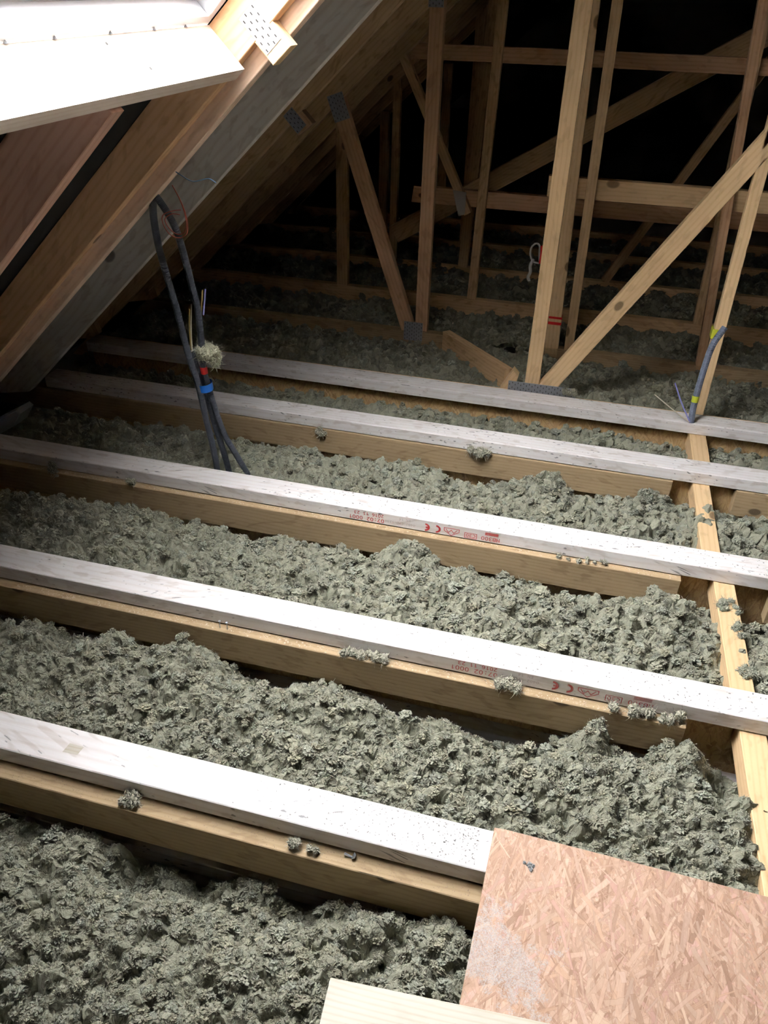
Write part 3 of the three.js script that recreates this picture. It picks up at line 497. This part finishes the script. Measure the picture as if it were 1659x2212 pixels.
bays.forEach(([where, z0, z1, x0, x1, sp, b]) => {
  const o = new THREE.Group(); o.name = numbered('mineral_wool'); o.position.set((x0 + x1) / 2, -0.3, (z0 + z1) / 2);
  o.userData = { label: 'grey green loose mineral wool ' + where, category: 'insulation', kind: 'stuff' }; scene.add(o);
  // one continuous blanket, folded into puffs and crevices; finer where the camera is near
  const gs = [0.0018, 0.0020, 0.0026, 0.0033, 0.0045, 0.006, 0.009, 0.016][b], nx = Math.round((x1 - x0) / gs), nzz = Math.max(8, Math.round((z0 - z1) / gs)), body = new THREE.PlaneGeometry(x1 - x0, z0 - z1, nx, nzz); body.rotateX(-Math.PI / 2); body.translate((x0 + x1) / 2, 0, (z0 + z1) / 2);
  const p = body.attributes.position, uv = body.attributes.uv, dim = b < 5 ? 1 : b < 7 ? 1.25 : 1.8;
  for (let i = 0; i < p.count; i++) {
    const x = p.getX(i), z = p.getZ(i), q = puff(x / dim, z / dim, b); uv.setXY(i, x, z);
    p.setXYZ(i, x + q[0] * dim, woolHeight(b, z0, z1, x, z) + q[1] * dim, clamp(z + q[2] * dim, z1 + 0.002, z0 - 0.002));
  }
  body.computeVertexNormals(); part('blanket', body, M.woolBase, o).userData.kind = 'stuff';
  const src = b < 4 ? tuftsNear : tuftsFar, lists = src.map(() => []), fuzzList = [];
  for (let x = x0; x < x1; x += sp) for (let z = z1; z < z0; z += sp) {
    const px = x + rr(-0.6, 0.6) * sp, pz = clamp(z + rr(-0.6, 0.6) * sp, z1 + 0.006, z0 - 0.006);
    if (b >= 1 && b <= 4 && Math.abs(px - [0, 0.582, 0.566, 0.533, 0.543][b]) < 0.045) continue;   // the noggin
    const q = puff(px / dim, pz / dim, b), y = woolHeight(b, z0, z1, px, pz) + q[1] * dim;
    if (rnd() < 0.8) { const r = sp * (0.42 + 0.55 * rnd() * rnd()); lists[Math.floor(rnd() * src.length)].push([px + q[0] * dim, y + (b > 0 && b < 4 ? rr(-1.0, 0.7) : rr(-0.6, 0.5)) * r, pz, r]); }
    for (let k = 0; k < (b < 4 ? 4 : b < 6 ? 2 : 0); k++) { const ax = px + rr(-0.5, 0.5) * sp, az = pz + rr(-0.5, 0.5) * sp, w = puff(ax, az, b); fuzzList.push([ax + w[0], woolHeight(b, z0, z1, ax, az) + w[1] - 0.001, clamp(az + w[2], z1 + 0.004, z0 - 0.004), rr(0.006, 0.013)]); }
  }
  if (fuzzList.length) { lists.push(fuzzList); }
  lists.forEach((L, k) => {
    const fz = k === src.length, im = new THREE.InstancedMesh(fz ? fuzz : src[k], M.wool, L.length); im.name = fz ? 'loose_fibres' : 'wool_tufts'; im.userData.kind = 'stuff'; im.castShadow = im.receiveShadow = true;
    L.forEach(([x, y, z, r], i) => { qt.setFromEuler(new THREE.Euler(rr(-0.7, 0.7), rnd() * 6.283, rr(-0.7, 0.7))); m4.compose(V(x - o.position.x, y - o.position.y, z - o.position.z), qt, V(r * rr(0.9, 1.4), r * rr(0.8, 1.2), r * rr(0.9, 1.4))); im.setMatrixAt(i, m4); im.setColorAt(i, woolTone(col)); });
    o.add(im);
  });
});
// scraps of wool and sawdust on the ledges, and single clumps
M.scrap = new THREE.MeshStandardMaterial({ color: new THREE.Color().setRGB(0.36, 0.345, 0.27), roughness: 1, side: THREE.DoubleSide });
const wispy = []; for (let i = 0; i < 4; i++) {
  const c0 = new THREE.IcosahedronGeometry(1, 7); c0.deleteAttribute('uv'); c0.deleteAttribute('normal'); const core = mergeVertices(c0, 1e-4), cp = core.attributes.position, q = V(0, 0, 0);
  for (let k = 0; k < cp.count; k++) { q.fromBufferAttribute(cp, k); q.multiplyScalar(0.52 + 0.4 * nz(q.x * 1.8 + i * 5, q.y * 1.8, q.z * 1.8) + 0.22 * nz(q.x * 4, q.y * 4 + i * 3, q.z * 4)); cp.setXYZ(k, q.x * 1.2, q.y * 0.8, q.z); }
  core.computeVertexNormals(); const ps = [core.toNonIndexed()];
  for (let k = 0; k < 200; k++) { const f = hair(rr(0.3, k % 4 ? 0.7 : 1.7), rr(0.06, 0.17), rnd() * 60), d = V(rr(-1, 1), rr(-1, 1), rr(-1, 1)).normalize(), m = V(rr(-1, 1), rr(-1, 1), rr(-1, 1)).addScaledVector(d, 0.5).normalize();
    f.applyQuaternion(new THREE.Quaternion().setFromUnitVectors(V(1, 0, 0), m)); f.translate(d.x * 0.5, d.y * 0.32, d.z * 0.42); ps.push(f); }
  for (const g of ps) g.setAttribute('uv', new THREE.BufferAttribute(new Float32Array(g.attributes.position.count * 2), 2));
  wispy.push(mergeGeometries(ps)); }
function clump(name, label, x, y, z, r, n, spread, mat = M.scrap, cat = 'insulation') {
  const gs = []; for (let i = 0; i < n; i++) { const g = wispy[i % 4].clone(); const k = r * rr(0.6, 1.1); g.applyMatrix4(m4.compose(V(x + rr(-1, 1) * spread[0], y + rr(-0.1, 1) * spread[1], z + rr(-1, 1) * spread[2]), qt.setFromEuler(new THREE.Euler(rnd() * 6, rnd() * 6, rnd() * 6)), V(k, k, k))); gs.push(g); }
  return single(name, label, cat, mergeGeometries(gs), mat);
}
clump('wool_clump', 'creamy clump of mineral wool caught on the hanging conduits', -1.175, 0.405, -2.262, 0.026, 16, [0.035, 0.055, 0.02], new THREE.MeshStandardMaterial({ color: new THREE.Color().setRGB(0.5, 0.49, 0.36), roughness: 1, side: THREE.DoubleSide }));
clump('wool_clump', 'wool scrap in the middle of the nearest ledge', -0.41, -0.040, -0.935, 0.013, 4, [0.012, 0.006, 0.008]);
clump('wool_clump', 'wool scrap on the left part of the nearest ledge', -0.79, -0.040, -0.938, 0.019, 5, [0.02, 0.008, 0.010]);
clump('wool_clump', 'small double wool scrap just left of the screw', -0.365, -0.042, -0.935, 0.012, 3, [0.01, 0.005, 0.006]);
clump('wool_clump', 'wool scrap hanging over the second ledge, left of its faded print', -0.42, -0.040, -1.518, 0.019, 12, [0.06, 0.008, 0.012]);
clump('wool_clump', 'wool scrap lying under the faded red print', -0.04, -0.036, -1.518, 0.019, 11, [0.04, 0.010, 0.012]);
clump('wool_clump', 'wool strands right of the faded red print', 0.32, -0.038, -1.518, 0.019, 16, [0.085, 0.009, 0.012]);
clump('wool_clump', 'dim wool tuft standing at the left of the third ledge', -1.78, -0.055, -2.125, 0.018, 6, [0.012, 0.05, 0.01]);
clump('wool_clump', 'wool scrap at the left end of the third ledge shadow', -1.46, -0.040, -2.125, 0.016, 5, [0.015, 0.02, 0.01]);
clump('wool_clump', 'wool scrap on the third ledge right of the clear print', 0.12, -0.042, -2.133, 0.012, 9, [0.09, 0.008, 0.008]);
clump('wool_clump', 'wool tuft hanging over the fourth ledge near its middle', -0.30, -0.052, -2.73, 0.021, 9, [0.05, 0.02, 0.012]);
clump('wool_clump', 'wool tuft left of the middle on the fourth ledge', -0.95, -0.065, -2.73, 0.019, 6, [0.015, 0.03, 0.01]);
clump('wool_clump', 'wool tuft on the noggin end by the second printed joist', 0.575, -0.044, -1.555, 0.013, 5, [0.018, 0.006, 0.012]);
for (const [x, z, l] of [[0.565, -2.03, 'far'], [0.575, -1.93, 'middle'], [0.59, -1.76, 'near']]) clump('wool_clump', 'wool tuft on the ' + l + ' part of the noggin between the printed joists', x, -0.046, z, 0.017, 9, [0.026, 0.002, 0.03], M.wool.clone ? new THREE.MeshStandardMaterial({ color: new THREE.Color().setRGB(0.33, 0.335, 0.26), roughness: 1, side: THREE.DoubleSide }) : M.scrap);
clump('wool_clump', 'wool tuft at the foot of the tan post and its diagonal', 0.0, 0.0, -3.29, 0.02, 6, [0.03, 0.015, 0.01]);
clump('wool_scrap', 'grey plaster coloured wool scrap on the particle board', 0.075, 0.019, -0.975, 0.008, 5, [0.012, 0.001, 0.012], plastic(0.36, 0.37, 0.37, 1), 'scrap');
// wood chips and grit on the joist tops, sawdust on the ledges
function grit(name, label, n, place, mat, r0, r1) {
  const gs = []; for (let i = 0; i < n; i++) { const [x, y, z] = place(); const g = new THREE.BoxGeometry(rr(1, 2.4), 0.22, rr(0.6, 1.3)); const k = rr(r0, r1); g.applyMatrix4(m4.compose(V(x, y + k * 0.12, z), qt.setFromEuler(new THREE.Euler(rr(-0.3, 0.3), rnd() * 6.3, rr(-0.3, 0.3))), V(k, k, k))); gs.push(g); }
  const m = single(name, label, 'debris', mergeGeometries(gs), mat); m.userData.kind = 'stuff';
}
const grey = plastic(0.26, 0.25, 0.23, 1), dust = plastic(0.52, 0.41, 0.29, 0.9);
grit('wood_chips', 'grey chips and grit scattered on the nearest white joist', 420, () => { const t = rnd() * rnd(); return [-0.03 - 0.55 * t, 0.0002, JB[1] + rr(0.006, 0.09)]; }, grey, 0.0006, 0.0024);
grit('wood_chips', 'grey chips scattered on the faded red print joist', 300, () => [rr(-0.45, 0.85), 0.0002, JB[2] + rr(0.006, 0.09)], grey, 0.0006, 0.0026);
grit('wood_chips', 'grey chips scattered on the clear red print joist', 260, () => [rr(-0.75, 0.75), 0.0002, JB[3] + rr(0.006, 0.09)], grey, 0.0008, 0.003);
grit('sawdust', 'pale sawdust strewn along the ledge of the nearest joist', 900, () => [rr(-1.2, -0.03), -0.0498, rr(-0.955, -0.921)], plastic(0.3, 0.22, 0.15, 1), 0.0004, 0.0014);
grit('sawdust', 'pale sawdust strewn along the ledge of the second joist', 800, () => [rr(-1.5, 0.41), -0.0498, rr(-1.535, -1.511)], dust, 0.0006, 0.003);
grit('sawdust', 'pale sawdust strewn along the ledge of the third joist', 700, () => [rr(-1.9, 0.42), -0.0498, rr(-2.145, -2.125)], dust, 0.0007, 0.0032);

renderer.render(scene, camera);
